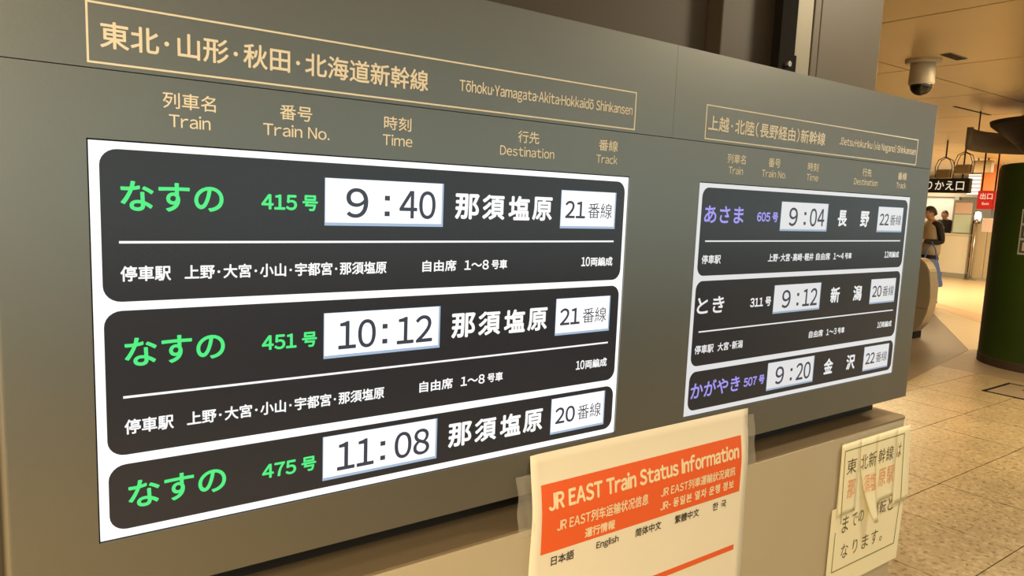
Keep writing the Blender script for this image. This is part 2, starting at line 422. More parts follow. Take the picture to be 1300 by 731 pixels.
# ---- the two screens
def screen(o, x1, K, rows, label):
    c = SC[K]
    s = obj('display_screen', prism_me(urect(o, x1, -.01, 8.985), 0, .006, 'y'), c['white'], board)
    s['label'] = label
    obj('screen_gasket', prism_me(urect(o-G, x1+G, -.01-G, 8.985+G), .003, .006, 'y'), M['dark'], s)
    Y1, Y2, Y3 = -.0003, -.0006, -.0010
    for a, b in ((.15, 3.50), (3.70, 7.03), (7.25, 8.80)):
        obj('row_panel', prism_me(rrect(o+.19, o+15.86, a, b, .36), Y1, 0, 'y'), c['black'], s)
    for k, r in enumerate(rows):
        dy = (0, 3.51, 6.86)[k]; nm = c[r['col']]
        text(r['name'], o+r['nx'][0], o+r['nx'][1], .82+dy, 1.48+dy, nm, s, Y2, .014)
        text(r['no'], o+3.62, o+4.50, 1.0+dy, 1.38+dy, nm, s, Y2, .014)
        text('号', o+4.64, o+5.04, .99+dy, 1.39+dy, nm, s, Y2, .014)
        for (a, b) in ((5.22, 8.73), (13.06, 15.47)):
            tl = obj('lit_tile', prism_me(urect(o+a, o+b, .53+dy, 1.75+dy), Y2, 0, 'y'), c['edge'], s)
            tl['label'] = 'lit white tile with a blue grey bevelled edge'
            bm = bmesh.new(); prism(bm, urect(o+a+.02, o+b-.06, .54+dy, 1.67+dy), Y3, Y2, 'y')
            me_ = mesh_from(bm); obj('tile_face', me_, c['white'], s)
        hx = (5.80, 6.42) if len(r['h']) == 1 else (5.62, 6.70)
        text(r['h'], o+hx[0], o+hx[1], .76+dy, 1.54+dy, c['ink'], s, Y3-.0003, .013)
        bm = bmesh.new()
        for yy in (.93, 1.35): prism(bm, urect(o+6.90, o+7.05, yy+dy, yy+.13+dy), Y3-.0003, Y3, 'y')
        obj('lettering', mesh_from(bm), c['ink'], s)
        text(r['m'], o+7.34, o+8.47, .76+dy, 1.54+dy, c['ink'], s, Y3-.0003, .013)
        if len(r['dst']) == 4:
            for g_, (xa, xb) in zip(r['dst'], ((9.12, 9.95), (10.06, 10.87), (11.01, 11.82), (11.92, 12.71))): text(g_, o+xa, o+xb, .78+dy, 1.52+dy, c['txt'], s, Y2, .024)
        else:
            text(r['dst'][0], o+9.57, o+10.33, .78+dy, 1.52+dy, c['txt'], s, Y2, .024)
            text(r['dst'][1], o+11.50, o+12.27, .78+dy, 1.52+dy, c['txt'], s, Y2, .024)
        text(r['trk'], o+13.24, o+14.10, .86+dy, 1.42+dy, c['ink'], s, Y3-.0003, .013)
        text('番線', o+14.22, o+15.30, .90+dy, 1.41+dy, c['ink'], s, Y3-.0003)
        if 'stops' in r:
            obj('rule_line', prism_me(urect(o+.53, o+15.46, 2.145+dy, 2.20+dy), Y2, 0, 'y'), c['txt'], s)
            text('停車駅', o+r['tx'][0], o+r['tx'][1], 2.70+dy, 3.05+dy, c['txt'], s, Y2, .008)
            text(r['stops'], o+r['sx'][0], o+r['sx'][1], 2.70+dy, 3.04+dy, c['txt'], s, Y2, .008)
            text('自由席', o+8.10, o+9.22, 2.70+dy, 3.03+dy, c['txt'], s, Y2, .008)
            text(r['cars'], o+9.50, o+10.36, 2.72+dy, 3.01+dy, c['txt'], s, Y2, .008)
            text('号車', o+10.46, o+11.04, 2.72+dy, 3.01+dy, c['txt'], s, Y2, .008)
            text(r['len'], o+14.05, o+14.43, 2.69+dy, 3.00+dy, c['txt'], s, Y2, .008)
            text('両編成', o+14.46, o+15.46, 2.70+dy, 3.01+dy, c['txt'], s, Y2, .008)
st = '上野･大宮･小山･宇都宮･那須塩原'
N = dict(name='なすの', nx=(.58, 2.74), col='green', dst='那須塩原', tx=(.54, 1.57), sx=(1.86, 6.99), cars='1～8', len='10')
screen(0, 16.0, 'L', [dict(N, no='415', h='9', m='40', trk='21', stops=st), dict(N, no='451', h='10', m='12', trk='21', stops=st), dict(N, no='475', h='11', m='08', trk='20')],
       'left lit timetable screen with three green train rows')
screen(19.71, 35.716, 'R', [
    dict(name='あさま', nx=(.37, 2.74), col='violet', no='605', h='9', m='04', dst='長野', trk='22', tx=(.40, 1.53), stops='上野･大宮･高崎･軽井', sx=(4.58, 7.90), cars='1～4', len='12'),
    dict(name='とき', nx=(.33, 1.95), col='txt', no='311', h='9', m='12', dst='新潟', trk='20', tx=(.37, 1.50), stops='大宮･新潟', sx=(1.75, 3.34), cars='1～3', len='10'),
    dict(name='かがやき', nx=(.31, 3.35), col='violet', no='507', h='9', m='20', dst='金沢', trk='22')], 'right lit timetable screen with violet and white train rows')

# ---------------------------------------------------------------- cabinet under the board
CT, CF, CR = .874, -.016, 2.392
cabt = thing('base_cabinet', 'low satin metal cabinet under the departure board, with a narrow top ledge', 'cabinet', (0, 0, 0))
def cab_body():
    bm = bmesh.new(); prism(bm, top_outline(XL+.01, CR, .01, .03, CF+.001, .135), .0, CT-.006); return mesh_from(bm)
obj('body', cab_body(), M['cab'], cabt)
obj('top_plate', prism_me(top_outline(XL+.01, CR+.001, .01, .03, CF, .136), CT-.005, CT), M['ledge'], cabt)
obj('front_panel', box_me(XL+.03, 1.93, CF-.0015, CF+.004, .04, CT-.007, bev=.001), M['cab'], cabt)
obj('neck', box_me(.0, 2.36, .092, .118, CT, ZB), M['neck'], cabt)

# ---------------------------------------------------------------- orange information poster
def psurf(X, Z):
    t = max(0, min(1, (1.03-Z)/(1.03-CT))); t = t*t*(3-2*t)
    y = -.0035-.0165*t
    xe = max(0, (X-1.47)/.04); y -= .0016*xe*xe*(1+math.sin(Z*16))
    xl = max(0, (.80-X)/.03); y -= .003*xl*xl*(1+math.sin(Z*13+2))
    return y
def sheet(x0, x1, z0, z1, nx, nz, surf, off=0, edge=None):
    bm = bmesh.new(); F = []; 
    for side in (0, .0003):
        F.append([[bm.verts.new((x, surf(x, z)+off+side, z)) for x, z in
                  [((x0+(x1-x0)*i/nx)+(edge(i/nx, j/nz) if edge else 0), z0+(z1-z0)*j/nz) for i in range(nx+1)]] for j in range(nz+1)])
    for f in F:
        for j in range(nz):
            for i in range(nx): bm.faces.new((f[j][i], f[j][i+1], f[j+1][i+1], f[j+1][i]))
    A, B = F
    for i in range(nx):
        bm.faces.new((A[0][i], A[0][i+1], B[0][i+1], B[0][i])); bm.faces.new((A[-1][i], A[-1][i+1], B[-1][i+1], B[-1][i]))
    for j in range(nz):
        bm.faces.new((A[j][0], A[j+1][0], B[j+1][0], B[j][0])); bm.faces.new((A[j][-1], A[j+1][-1], B[j+1][-1], B[j][-1]))
    return mesh_from(bm)
poster = thing('information_poster', 'cream paper poster with an orange heading band, taped across board and cabinet', 'poster', (0, 0, 0))
def ped(u, v): return (.004 if u > .99 else 0)*math.sin(v*7)+(.0 if u > .01 else .002*math.sin(v*9))
obj('paper', sheet(.7765, 1.506, .507, 1.0235, 30, 24, psurf, 0, ped), M['cream'], poster, smooth=True)
# coordinates measured on the board plane, moved onto the poster that stands a little in front of it
KX, KZ = -.11, EYE
def pz(X, Z):                                            # board-plane point -> point on the sheet seen along the same reading line
    y = psurf(X, Z)
    for _ in range(3):
        k = (1.1388+y)/1.1388; Xn, Zn = KX+(X-KX)*k, KZ+(Z-KZ)*k; y = psurf(Xn, Zn)
    return Xn, y, Zn
def band(x0, x1, y0, y1, m, name, Y):
    bm = bmesh.new(); nx, nz = 16, 8; r = []
    for j in range(nz+1):
        row = []
        for i in range(nx+1):
            X, Z = U(x0+(x1-x0)*i/nx, y0+(y1-y0)*j/nz); row.append(bm.verts.new((X, psurf(X, Z)+Y, Z)))
        r.append(row)
    for j in range(nz):
        for i in range(nx): bm.faces.new((r[j][i], r[j][i+1], r[j+1][i+1], r[j+1][i]))
    return obj(name, mesh_from(bm), m, poster)
band(12.64, 23.18, 10.22, 12.60, M['orange'], 'orange_band', -.0006)
PT = lambda s, a, b, c, d, m=M['pcream'], bo=.0: text(s, a, b, c, d, m, poster, -.0012, bo, psurf)
PT('JR EAST Train Status Information', 12.92, 23.00, 10.50, 11.14, bo=.024)
PT('JR EAST列车运输状况信息', 13.30, 17.68, 11.50, 11.94, bo=.008)
PT('運行情報', 14.58, 16.02, 12.12, 12.48, bo=.010)
PT('JR EAST列車運輸狀況資訊', 18.35, 22.80, 11.44, 11.84, bo=.008)
PT('JR- 동일본 열차 운행 정보', 18.36, 22.76, 12.00, 12.38, bo=.012)
for s, a, b in (('日本語', 13.10, 14.12), ('English', 15.16, 16.24), ('简体中文', 17.10, 18.48), ('繁體中文', 19.24, 20.66), ('한 국', 21.50, 22.36)):
    PT(s, a, b, 12.76, 13.10, M['pink'], .006)
band(12.70, 23.10, 14.92, 15.15, M['orange'], 'orange_rule', -.0006)
# tape
for a, b, lb in ((.742, .782, 'clear tape strip on the left edge of the orange poster'), (1.500, 1.535, 'clear tape strip on the right edge of the orange poster')):
    def ts(X, Z): return psurf(1.2, Z)-.0015+.0012*math.sin(X*260+Z*60)
    t = obj('tape_strip', sheet(a, b, .855 if a < 1 else .868, .985 if a < 1 else 1.005, 8, 12, ts, 0, lambda u, v: .002*math.sin(v*11)), M['tape'], smooth=True)
    t['label'] = lb; t['category'] = 'tape'

# ---------------------------------------------------------------- handwritten notice on the cabinet corner
notice = thing('paper_notice', 'handwritten cream paper notice with torn strips, stuck on the cabinet corner', 'notice', (0, 0, 0))
cuts = [1.972, 2.085, 2.190, 2.315, 2.40]
def curl(k, Z):
    t = max(0, (.80-Z)/.24)
    return (-.0015, -.020, -.007, -.003)[k]*t*t
def nsurf(X, Z):
    k = 0 if X < cuts[1] else 1 if X < cuts[2] else 2 if X < cuts[3] else 3
    return -.0225+curl(k, Z)
def nsurf2(X, Z): return -.0200
obj('lower_sheet', sheet(1.955, 2.405, .365, .64, 8, 6, nsurf2, 0, lambda u, v: (.0 if u < .5 else .012*v)), M['note'], notice)
obj('backing_sheet', sheet(1.978, 2.384, .60, .846, 8, 6, nsurf2, -.0006), M['note'], notice)
zb = (.612, .553, .612, .575)
for k in range(4):
    x0, x1 = cuts[k], cuts[k+1]
    def ed(u, v, k=k):
        w_ = (1-v)
        if k == 0: return w_*.010*(1-u)
        if k == 1: return w_**2*(.095*(1-u)+.012*u)
        if k == 2: return w_**2*(.018*(1-u)+.004*u)
        return w_*(.010*(1-u)+.034*u)
    f = (lambda X, Z, k=k: -.0225+curl(k, Z))
    obj('paper_strip', sheet(x0+.0003, x1-.0003, zb[k], .845, 5, 14, f, 0, ed), M['note'], notice, smooth=True)
def UZ(z): return .8984-(z-EYE)/S
def NT(s, x0, x1, z1, z0, m, sf, sh=0, bo=0, Y=-.0008): text(s, x0/S, x1/S, UZ(z1), UZ(z0), m, notice, Y, bo, sf, shear=sh)
for s, a, b, k in (('東', 2.012, 2.068, 0), ('北', 2.092, 2.135, 1), ('新', 2.140, 2.188, 1), ('幹', 2.202, 2.246, 2), ('線', 2.252, 2.298, 2), ('は', 2.322, 2.350, 3)):
    NT(s, a, b, .792, .742, M['notei'], lambda X, Z, k=k: -.0225+curl(k, Z))
for s, a, b, k in (('那', 2.026, 2.072, 0), ('須', 2.118, 2.152, 1), ('塩', 2.155, 2.192, 1), ('原', 2.212, 2.258, 2), ('駅', 2.268, 2.312, 2)):
    NT(s, a, b, .722, .662, M['noter'], lambda X, Z, k=k: -.0225+curl(k, Z), Y=-.0012)
for s, a, b, z1, z0 in (('ま', 2.022, 2.058, .604, .548), ('で', 2.078, 2.110, .600, .556), ('の', 2.118, 2.150, .600, .562)):
    NT(s, a, b, z1, z0, M['notei'], nsurf2)
for s, a, b in (('運', 2.205, 2.245), ('転', 2.250, 2.292), ('と', 2.305, 2.340)):
    NT(s, a, b, .604, .558, M['notei'], nsurf2, Y=-.0012)
for s, a, b in (('な', 2.030, 2.072), ('り', 2.100, 2.128), ('ま', 2.156, 2.196), ('す', 2.214, 2.256), ('。', 2.270, 2.286)):
    NT(s, a, b, .508 if s != '。' else .476, .460, M['notei'], nsurf2)
bm = bmesh.new()
def strip_line(bm, pts, wd, sf, Y=-.0008):
    for (xa, za), (xb, zb_) in zip(pts, pts[1:]):
        d = Vector((xb-xa, zb_-za)).normalized(); n_ = Vector((-d.y, d.x))*wd/2
        q = [(xa+n_.x, za+n_.y), (xb+n_.x, zb_+n_.y), (xb-n_.x, zb_-n_.y), (xa-n_.x, za-n_.y)]
        bm.faces.new([bm.verts.new((x, sf(x, z)+Y, z)) for x, z in q])
fz = lambda k: (lambda X, Z: -.0225+curl(k, Z))
strip_line(bm, [(1.992, .822), (2.36, .820)], .0035, nsurf2, -.0028)
strip_line(bm, [(1.993+.012*(.82-z)/.24, z) for z in (.822, .76, .70, .64, .585)], .0035, fz(0))
strip_line(bm, [(2.362+.020*(.82-z)/.24, z) for z in (.822, .76, .70, .64, .585)], .0035, fz(3))
strip_line(bm, [(1.985, .560), (1.985, .428), (2.375, .426), (2.385, .570)], .0035, nsurf2)
obj('green_border', mesh_from(bm), M['noteg'], notice)
tp = obj('tape_strip', sheet(1.985, 2.385, .835, .866, 8, 3, lambda X, Z: -.0190), M['tape']); tp['label'] = 'wide clear tape along the top of the handwritten notice'; tp['category'] = 'tape'

# ---------------------------------------------------------------- ceiling camera, vent
dc = thing('dome_camera', 'ivory ceiling security camera with a smoked glass dome', 'security camera', (5.80, 1.69, HC))
obj('mounting_flange', lathe_me([(0, 0), (.128, 0), (.128, -.018), (.118, -.028), (.09, -.030), (0, -.030)]), M['camw'], dc, smooth=False)
obj('housing', lathe_me([(0, -.028), (.086, -.028), (.088, -.05), (.092, -.175), (.086, -.19), (0, -.19)]), M['camw'], dc, smooth=True)
obj('glass_dome', lathe_me([(.078, -.188)]+[(.078*math.cos(math.radians(a)), -.192-.078*math.sin(math.radians(a))) for a in range(0, 91, 10)]), M['dome'], dc, smooth=True)
vt = thing('ceiling_vent', 'small dark rectangular vent on the ceiling beside the dome camera', 'vent', (5.82, 1.47, HC))
obj('frame', box_me(-.15, .12, -.035, .045, -.006, 0), M['strip'], vt)
for k in range(4): obj('slat', box_me(-.14, .11, -.028+k*.018, -.018+k*.018, -.010, -.006), M['umber'], vt)

# ---------------------------------------------------------------- green column with flared cap
col = thing('green_column', 'thick round dark green column with a brown foot ring', 'column', (8.98, 1.61, 0))
R = .62
obj('foot_ring', lathe_me([(0, 0), (R+.004, 0), (R+.004, .085), (R, .09), (0, .09)], 72), M['umber'], col, smooth=False)
obj('shaft', lathe_me([(0, .08), (R, .08), (R, 2.09), (R-.02, 2.125), (R-.06, 2.135), (0, 2.135)], 96), M['green'], col, smooth=False)
obj('flared_cap', lathe_me([(0, 2.13), (.36, 2.13), (.37, 2.20), (.50, 2.34), (.75, 2.54), (.76, 2.58), (.25, 2.58), (.25, HC), (0, HC)], 64), M['umber'], col, smooth=False)
ringo = thing('ceiling_hoop', 'curved bronze sheet hoop hanging from the ceiling around the green column', 'ceiling hoop', (8.98, 1.61, 0))
obj('band', lathe_me([(.96, 2.53), (.96, 2.33), (.94, 2.30), (.90, 2.30), (.90, 2.53), (.96, 2.53)], 64, math.radians(-70), math.radians(116), True), M['bronze'], ringo, smooth=True)
for a_ in (-60, 0, 50, 88): obj('hanger', tube_me([(0.93*math.cos(math.radians(a_)), 0.93*math.sin(math.radians(a_)), 2.52), (0.93*math.cos(math.radians(a_)), 0.93*math.sin(math.radians(a_)), HC)], .008), M['umber'], ringo)
def curved(a0, a1, z0, z1, r, t=.006, n=8):
    return lathe_me([(r, z0), (r+t, z0), (r+t, z1), (r, z1), (r, z0)], n, math.radians(a0), math.radians(a1))
lab = thing('pictogram_label', 'narrow slate label with a stack of pictograms on the green column', 'label', (8.98, 1.61, 0))
obj('plate', curved(163, 183, 1.20, 1.66, R+.001), M['grey'], lab)
for k, z in enumerate((1.22, 1.37, 1.52)):
    t_ = obj('pictogram_tile', curved(164.5, 181.5, z, z+.125, R+.007, .003), M['signblue'], lab)
    obj('pictogram_frame', curved(167, 179, z+.02, z+.105, R+.010, .002), M['beige'] if k < 2 else M['lilac'], t_)
    obj('pictogram_centre', curved(169, 177, z+.034, z+.091, R+.012, .002), M['signblue'], t_)
for k, (z0, z1, a) in enumerate(((1.80, 2.08, 104), (1.62, 1.77, 105))):
    p = obj('paper_note', curved(a, a+9, z0, z1, R+.022, .002), M['beige'], None, (8.98, 1.61, 0))
    p['label'] = ('upper' if k == 0 else 'lower')+' narrow tan paper note on the left edge of the green column'; p['category'] = 'note'

# ---------------------------------------------------------------- ticket gate
gt = thing('ticket_gate', 'tan rounded ticket gate machine with a lit yellow arrow, beside the departure board', 'ticket gate', (9.44, 3.01, 0))
prof = [(0.02, .10), (.10, .09)] + [(1.6, .09), (1.6, 1.06), (.10, 1.06)]
# side outline (Y,Z): the near end bulges
side = [(.16, .07), (1.7, .07), (1.7, 1.02), (.16, 1.02), (.09, .97), (.035, .88), (.0, .70), (-.01, .52), (.01, .36), (.06, .20)]
bm = bmesh.new(); prism(bm, side, -.11, .11, 'x'); bmesh.ops.bevel(bm, geom=bm.edges[:], offset=.012, segments=2, affect='EDGES')
obj('housing', mesh_from(bm), M['gate'], gt)
obj('foot', box_me(-.10, .10, .14, 1.66, 0, .085), M['dark'], gt)
obj('arrow_light', prism_me([(.24, .30), (.30, .34), (.32, .45), (.30, .56), (.24, .60), (.22, .45)], -.116, -.108, 'x'), M['yellow'], gt)
obj('seam', box_me(-.1115, .1115, .02, 1.69, .395, .400), M['umber'], gt)
obj('card_reader', box_me(-.07, .07, 0.22, .42, 1.015, 1.04, bev=.006), M['signblue'], gt)

# ---------------------------------------------------------------- people
def skinned(name, verts, edges, m, parent, sub=2, root=0):
    me = bpy.data.meshes.new(name); me.from_pydata([v[:3] for v in verts], edges, []); 
    o = obj(name, me, m, parent); o.modifiers.new('skin', 'SKIN')
    for i, v in enumerate(verts):
        sv = me.skin_vertices[0].data[i]; rr = v[3] if len(v) > 3 else .05
        sv.radius = (rr, v[4] if len(v) > 4 else rr); sv.use_root = (i == root)
    md = o.modifiers.new('sub', 'SUBSURF'); md.levels = sub; md.render_levels = sub
    md2 = o.modifiers['skin']; md2.use_smooth_shade = True
    return o
def loft(rings, n=20):
    bm = bmesh.new(); rr = []
    for z, cx, cy, rx, ry in rings:
        rr.append([bm.verts.new((cx+rx*math.cos(2*math.pi*k/n), cy+ry*math.sin(2*math.pi*k/n), z)) for k in range(n)])
    for a, b in zip(rr, rr[1:]):
        for k in range(n): bm.faces.new((a[k], a[(k+1) % n], b[(k+1) % n], b[k]))
    bm.faces.new(rr[0][::-1]); bm.faces.new(rr[-1])
    return bm
def loft_add(bm, rings, n=14):
    b2 = loft(rings, n); me = bpy.data.meshes.new('t'); b2.to_mesh(me); b2.free(); bm.from_mesh(me); bpy.data.meshes.remove(me)
def person(loc, rotz, label, top, vest, legs, hold=True, group=None):
    p = thing('person', label, 'person', loc, rotz, group)
    fx = -.30 if hold else -.05
    hz = 1.13 if hold else .82
    V = [(0, 0, .95, .13, .11), (0, .01, 1.12, .125, .10), (0, .02, 1.30, .15, .11), (0, .01, 1.44, .10, .08), (0, -.015, 1.50, .052), (0, -.04, 1.56, .06)]
    E_ = [(0, 1), (1, 2), (2, 3), (3, 4), (4, 5)]
    def add(v, to): V.append(v); E_.append((to, len(V)-1)); return len(V)-1
    for s in (-1, 1):
        a = add((s*.18, .01, 1.40, .055), 3); b = add((s*.23, .06, 1.12, .042), a); c = add((s*.10 if hold else s*.25, fx+.04, hz, .03), b)
        h = add((s*.06 if hold else s*.25, fx-.02, hz+.02, .03, .02), c)
        hp = add((s*.09, 0, .88, .085), 0); kn = add((s*.10, -.02+s*.05, .48, .06), hp); an = add((s*.10, .03+s*.08, .09, .042), kn); add((s*.11, -.10+s*.08, .035, .035, .028), an)
    body = skinned('body', V, E_, M['skin'], p)
    # fingers
    for s in (-1, 1):
        hx, hy = (s*.06, fx-.02) if hold else (s*.25, fx-.02)
        for k in range(4):
            ox = (k-1.5)*.018
            skinned('finger', [(hx+ox*.5, hy+.01, hz+.01+ox, .009), (hx+ox*.4, hy-.045, hz+.02+ox, .008), (hx+ox*.4-s*.02, hy-.065, hz+.03+ox, .007)], [(0, 1), (1, 2)], M['skin'], p, 1)
        skinned('thumb', [(hx, hy+.02, hz+.02, .010), (hx-s*.02, hy-.02, hz+.055, .009), (hx-s*.02, hy-.045, hz+.06, .008)], [(0, 1), (1, 2)], M['skin'], p, 1)
    # head, tilted down when looking at the phone
    hm = bmesh.new(); bmesh.ops.create_uvsphere(hm, u_segments=24, v_segments=16, radius=1)
    for v in hm.verts:
        x, y, z = v.co; jaw = max(0, -z)
        v.co = Vector((x*.076*(1-.30*jaw), y*.096*(1-.15*jaw)-.012*jaw, z*.118))
        if y < -.7: v.co.y += .006
    for dx in (-.028, .028): bmesh.ops.create_icosphere(hm, subdivisions=2, radius=.011, matrix=Matrix.Translation((dx, -.086, .012)))
    g = bmesh.ops.create_cone(hm, cap_ends=True, segments=8, radius1=.017, radius2=.007, depth=.05, matrix=Matrix.Translation((0, -.098, -.012)) @ Matrix.Rotation(math.radians(12), 4, 'X'))
    for s in (-1, 1): bmesh.ops.create_uvsphere(hm, u_segments=8, v_segments=6, radius=1, matrix=Matrix.Translation((s*.076, .005, -.005)) @ Matrix.Diagonal((.010, .020, .032, 1)))
    bmesh.ops.create_uvsphere(hm, u_segments=8, v_segments=6, radius=1, matrix=Matrix.Translation((0, -.088, -.055)) @ Matrix.Diagonal((.024, .008, .007, 1)))
    tilt = math.radians(22 if hold else 5)
    head = obj('head', mesh_from(hm), M['skin'], p, (0, -.05, 1.60), smooth=True); head.rotation_euler = (tilt, 0, 0)
    hr = bmesh.new(); bmesh.ops.create_uvsphere(hr, u_segments=24, v_segments=16, radius=1)
    bmesh.ops.delete(hr, geom=[v for v in hr.verts if v.co.z < -.55 or (v.co.y < -.62 and v.co.z < .50) or (v.co.y < -.05 and v.co.z < .10)], context='VERTS')
    for v in hr.verts: v.co = Vector((v.co.x*.088, v.co.y*.110+.006, v.co.z*.132))
    obj('hair', mesh_from(hr), M['hair'], head, smooth=True)
    # clothes
    C = [(0, 0, .93, .145, .125), (0, .01, 1.12, .14, .115), (0, .02, 1.30, .165, .125), (0, .01, 1.43, .115, .09)]
    Ce = [(0, 1), (1, 2), (2, 3)]
    for s in (-1, 1):
        C += [(s*.19, .01, 1.40, .068), (s*.24, .06, 1.12, .055), (s*.13 if hold else s*.25, fx+.09, hz, .042)]
        n = len(C); Ce += [(3, n-3), (n-3, n-2), (n-2, n-1)]
    skinned('shirt', C, Ce, top, p)
    k_ = .022 if vest else .004
    torso = [(.90, 0, .005, .165, .130), (.98, 0, .005, .170, .135), (1.12, 0, .01, .165, .130), (1.28, 0, .02, .185, .140), (1.38, 0, .02, .185, .130), (1.44, 0, .015, .13, .095), (1.475, 0, .0, .075, .070)]
    obj('vest' if vest else 'coat', mesh_from(loft([(z, cx, cy, rx+k_, ry+k_) for z, cx, cy, rx, ry in torso])), vest or top, p, smooth=True)
    tb = loft([(1.0, 0, .0, .165, .130), (.92, 0, .0, .170, .135), (.84, 0, .005, .172, .130), (.78, 0, .0, .15, .11)])
    for s in (-1, 1):
        loft_add(tb, [(.86, s*.085, .005, .095, .115), (.70, s*.092, -.005+s*.02, .088, .095), (.48, s*.10, -.02+s*.05, .070, .075), (.28, s*.10, .01+s*.065, .062, .066), (.08, s*.10, .03+s*.08, .060, .066)])
    obj('trousers', mesh_from(tb), legs, p, smooth=True)
    for s in (-1, 1):
        skinned('shoe', [(s*.10, .05+s*.08, .045, .045), (s*.105, -.03+s*.08, .042, .042), (s*.11, -.13+s*.08, .034, .036)], [(0, 1), (1, 2)], M['blackc'], p, 1)
    return p
person((12.93, 4.68, 0), math.radians(-122), 'person in beige vest over black sleeves, looking down at a phone by the ticket gate', M['blackc'], M['vest'], M['blackc'])
ph = obj('phone', box_me(-.036, .036, -.005, .005, -.07, .07, bev=.003), M['blackc'], None, (12.60, 4.90, 1.19), math.radians(-122))
ph.rotation_euler = (math.radians(-35), 0, math.radians(-122)); ph['label'] = 'dark phone held by the person in the beige vest'; ph['category'] = 'phone'
bag = thing('shoulder_bag', 'blue cloth shoulder bag hanging at the side of the person in the beige vest', 'bag', (12.60, 4.50, .38), math.radians(-35))
bm = bmesh.new(); add_box(bm, -.17, .17, -.07, .07, 0, .46, bev=.05)
for v in bm.verts: v.co.x *= (1.05-.35*(v.co.z/.46)); v.co.x += .16*(.46-v.co.z); v.co.y += .015*math.sin(v.co.x*25)
obj('pouch', mesh_from(bm), M['blue'], bag, smooth=True)
obj('strap', tube_me([(-.10, 0, .44), (-.06, 0, .62), (.0, .0, .75), (.08, .0, .62), (.12, 0, .44)], .012), M['blue'], bag)
obj('pocket', box_me(-.08, .17, -.098, -.078, .08, .26, bev=.008), M['blue'], bag)
person((21.1, 8.0, 0), math.radians(-80), 'person in dark clothes standing behind the white counter', M['blackc'], None, M['blackc'], False)
person((22.6, 7.95, 0), math.radians(-60), 'person in black clothes walking in the opening behind the red chairs', M['blackc'], None, M['blackc'], False)

# ---------------------------------------------------------------- far concourse
ct = thing('counter', 'white service counter with a grey plinth at the far end of the concourse', 'counter', (20, 7.9, 0))
obj('front', box_me(0, .16, -.98, 1.5, .12, 1.10, bev=.01), M['white'], ct)
obj('plinth', box_me(-.01, .17, -.99, 1.5, 0, .12), M['grey'], ct)
obj('worktop', box_me(-.03, .24, -1.0, 1.52, 1.10, 1.13), M['white'], ct)
bk = thing('booth_wall', 'pale booth wall with grey posts behind the white counter', 'booth', (22, 8.5, 0))
obj('panel', box_me(0, .1, -.3, 1.8, 1.16, 2.12), M['white'], bk)
obj('base_panel', box_me(0, .1, -.3, 1.8, 0, 1.15), M['grey'], bk)
obj('header', box_me(-.05, .15, -1.5, 1.9, 2.12, 2.30), M['beige'], bk)
for y in (-.45, -1.4): obj('post', box_me(-.05, .1, y, y+.12, 0, 2.12), M['grey'], bk)
gp = thing('glass_poster_panel', 'tall pale aqua and pink poster panel standing on the far counter', 'poster panel', (20.1, 7.13, 1.13))
obj('frame', box_me(-.02, .02, -.22, .24, 0, .86), M['grey'], gp)
obj('upper_print', box_me(-.024, -.02, -.19, .21, .52, .80), M['pinkp'], gp)
obj('lower_print', box_me(-.024, -.02, -.19, .21, .04, .50), M['aqua'], gp)
ww = thing('partition_wall', 'beige metal partition with a pink poster, left of the green column', 'partition', (20, 5.2, 0))
obj('panel', box_me(0, .12, 0, 1.30, .05, 1.40, bev=.01), M['beige'], ww)
obj('panel', box_me(0, .12, 1.31, 1.64, .05, 1.42, bev=.01), M['beige'], ww)
obj('skirting', box_me(-.01, .13, 0, 1.64, 0, .05), M['grey'], ww)
pp = thing('wall_poster', 'small pink framed poster on top of the beige partition', 'poster', (19.985, 6.28, 1.22))
obj('frame', box_me(0, .012, 0, .36, 0, .34), M['white'], pp); obj('print', box_me(-.004, 0, .03, .33, .03, .31), M['pinkp'], pp)
for k, (y, z) in enumerate(((5.95, 1.421),)):
    lb_ = obj('light_box', box_me(20.02, 20.10, y-.0, y+.5, z, z+.14), M['glow']); lb_['label'] = 'long white light box above the beige partition'; lb_['category'] = 'light box'
lb_ = obj('round_lamp', lathe_me([(0, -.14), (.07, -.12), (.09, 0), (.07, .12), (0, .14)], 24), M['glow'], None, (22.2, 7.62, 1.60), smooth=True)
lb_['label'] = 'bright white lamp glowing left of the beige partition'; lb_['category'] = 'lamp'
# steel bollard post
bp = thing('steel_post', 'slim steel barrier post beside the red chairs', 'post', (19.85, 6.72, 0))
obj('pole', tube_me([(0, 0, .03), (0, 0, 1.45)], .03, 12), M['steel'], bp, smooth=True); obj('base', lathe_me([(0, 0), (.14, 0), (.14, .02), (.03, .04), (0, .04)], 24), M['steel'], bp)
obj('knob', lathe_me([(0, 1.53), (.04, 1.51), (.05, 1.47), (.04, 1.43), (0, 1.43)], 16), M['steel'], bp, smooth=True)
# red chairs
def red_chair(x, y, rz, lb):
    t = thing('red_chair', lb, 'chair', (x, y, 0), rz, 'red chairs in the far opening')
    obj('seat', box_me(-.21, .21, -.21, .21, .43, .47, bev=.012), M['redp'], t)
    obj('backrest', box_me(-.21, .21, .19, .22, .62, .86, bev=.012), M['redp'], t)
    for sx in (-1, 1):
        for sy in (-1, 1): obj('leg', tube_me([(sx*.18, sy*.18, 0), (sx*.18, sy*.18, .44 if sy < 0 else .66)], .013), M['steel'], t)
    return t
red_chair(20.9, 7.27, math.radians(100), 'red chair nearest the white counter')
red_chair(21.5, 7.40, math.radians(80), 'red chair farther back beside the steel post')
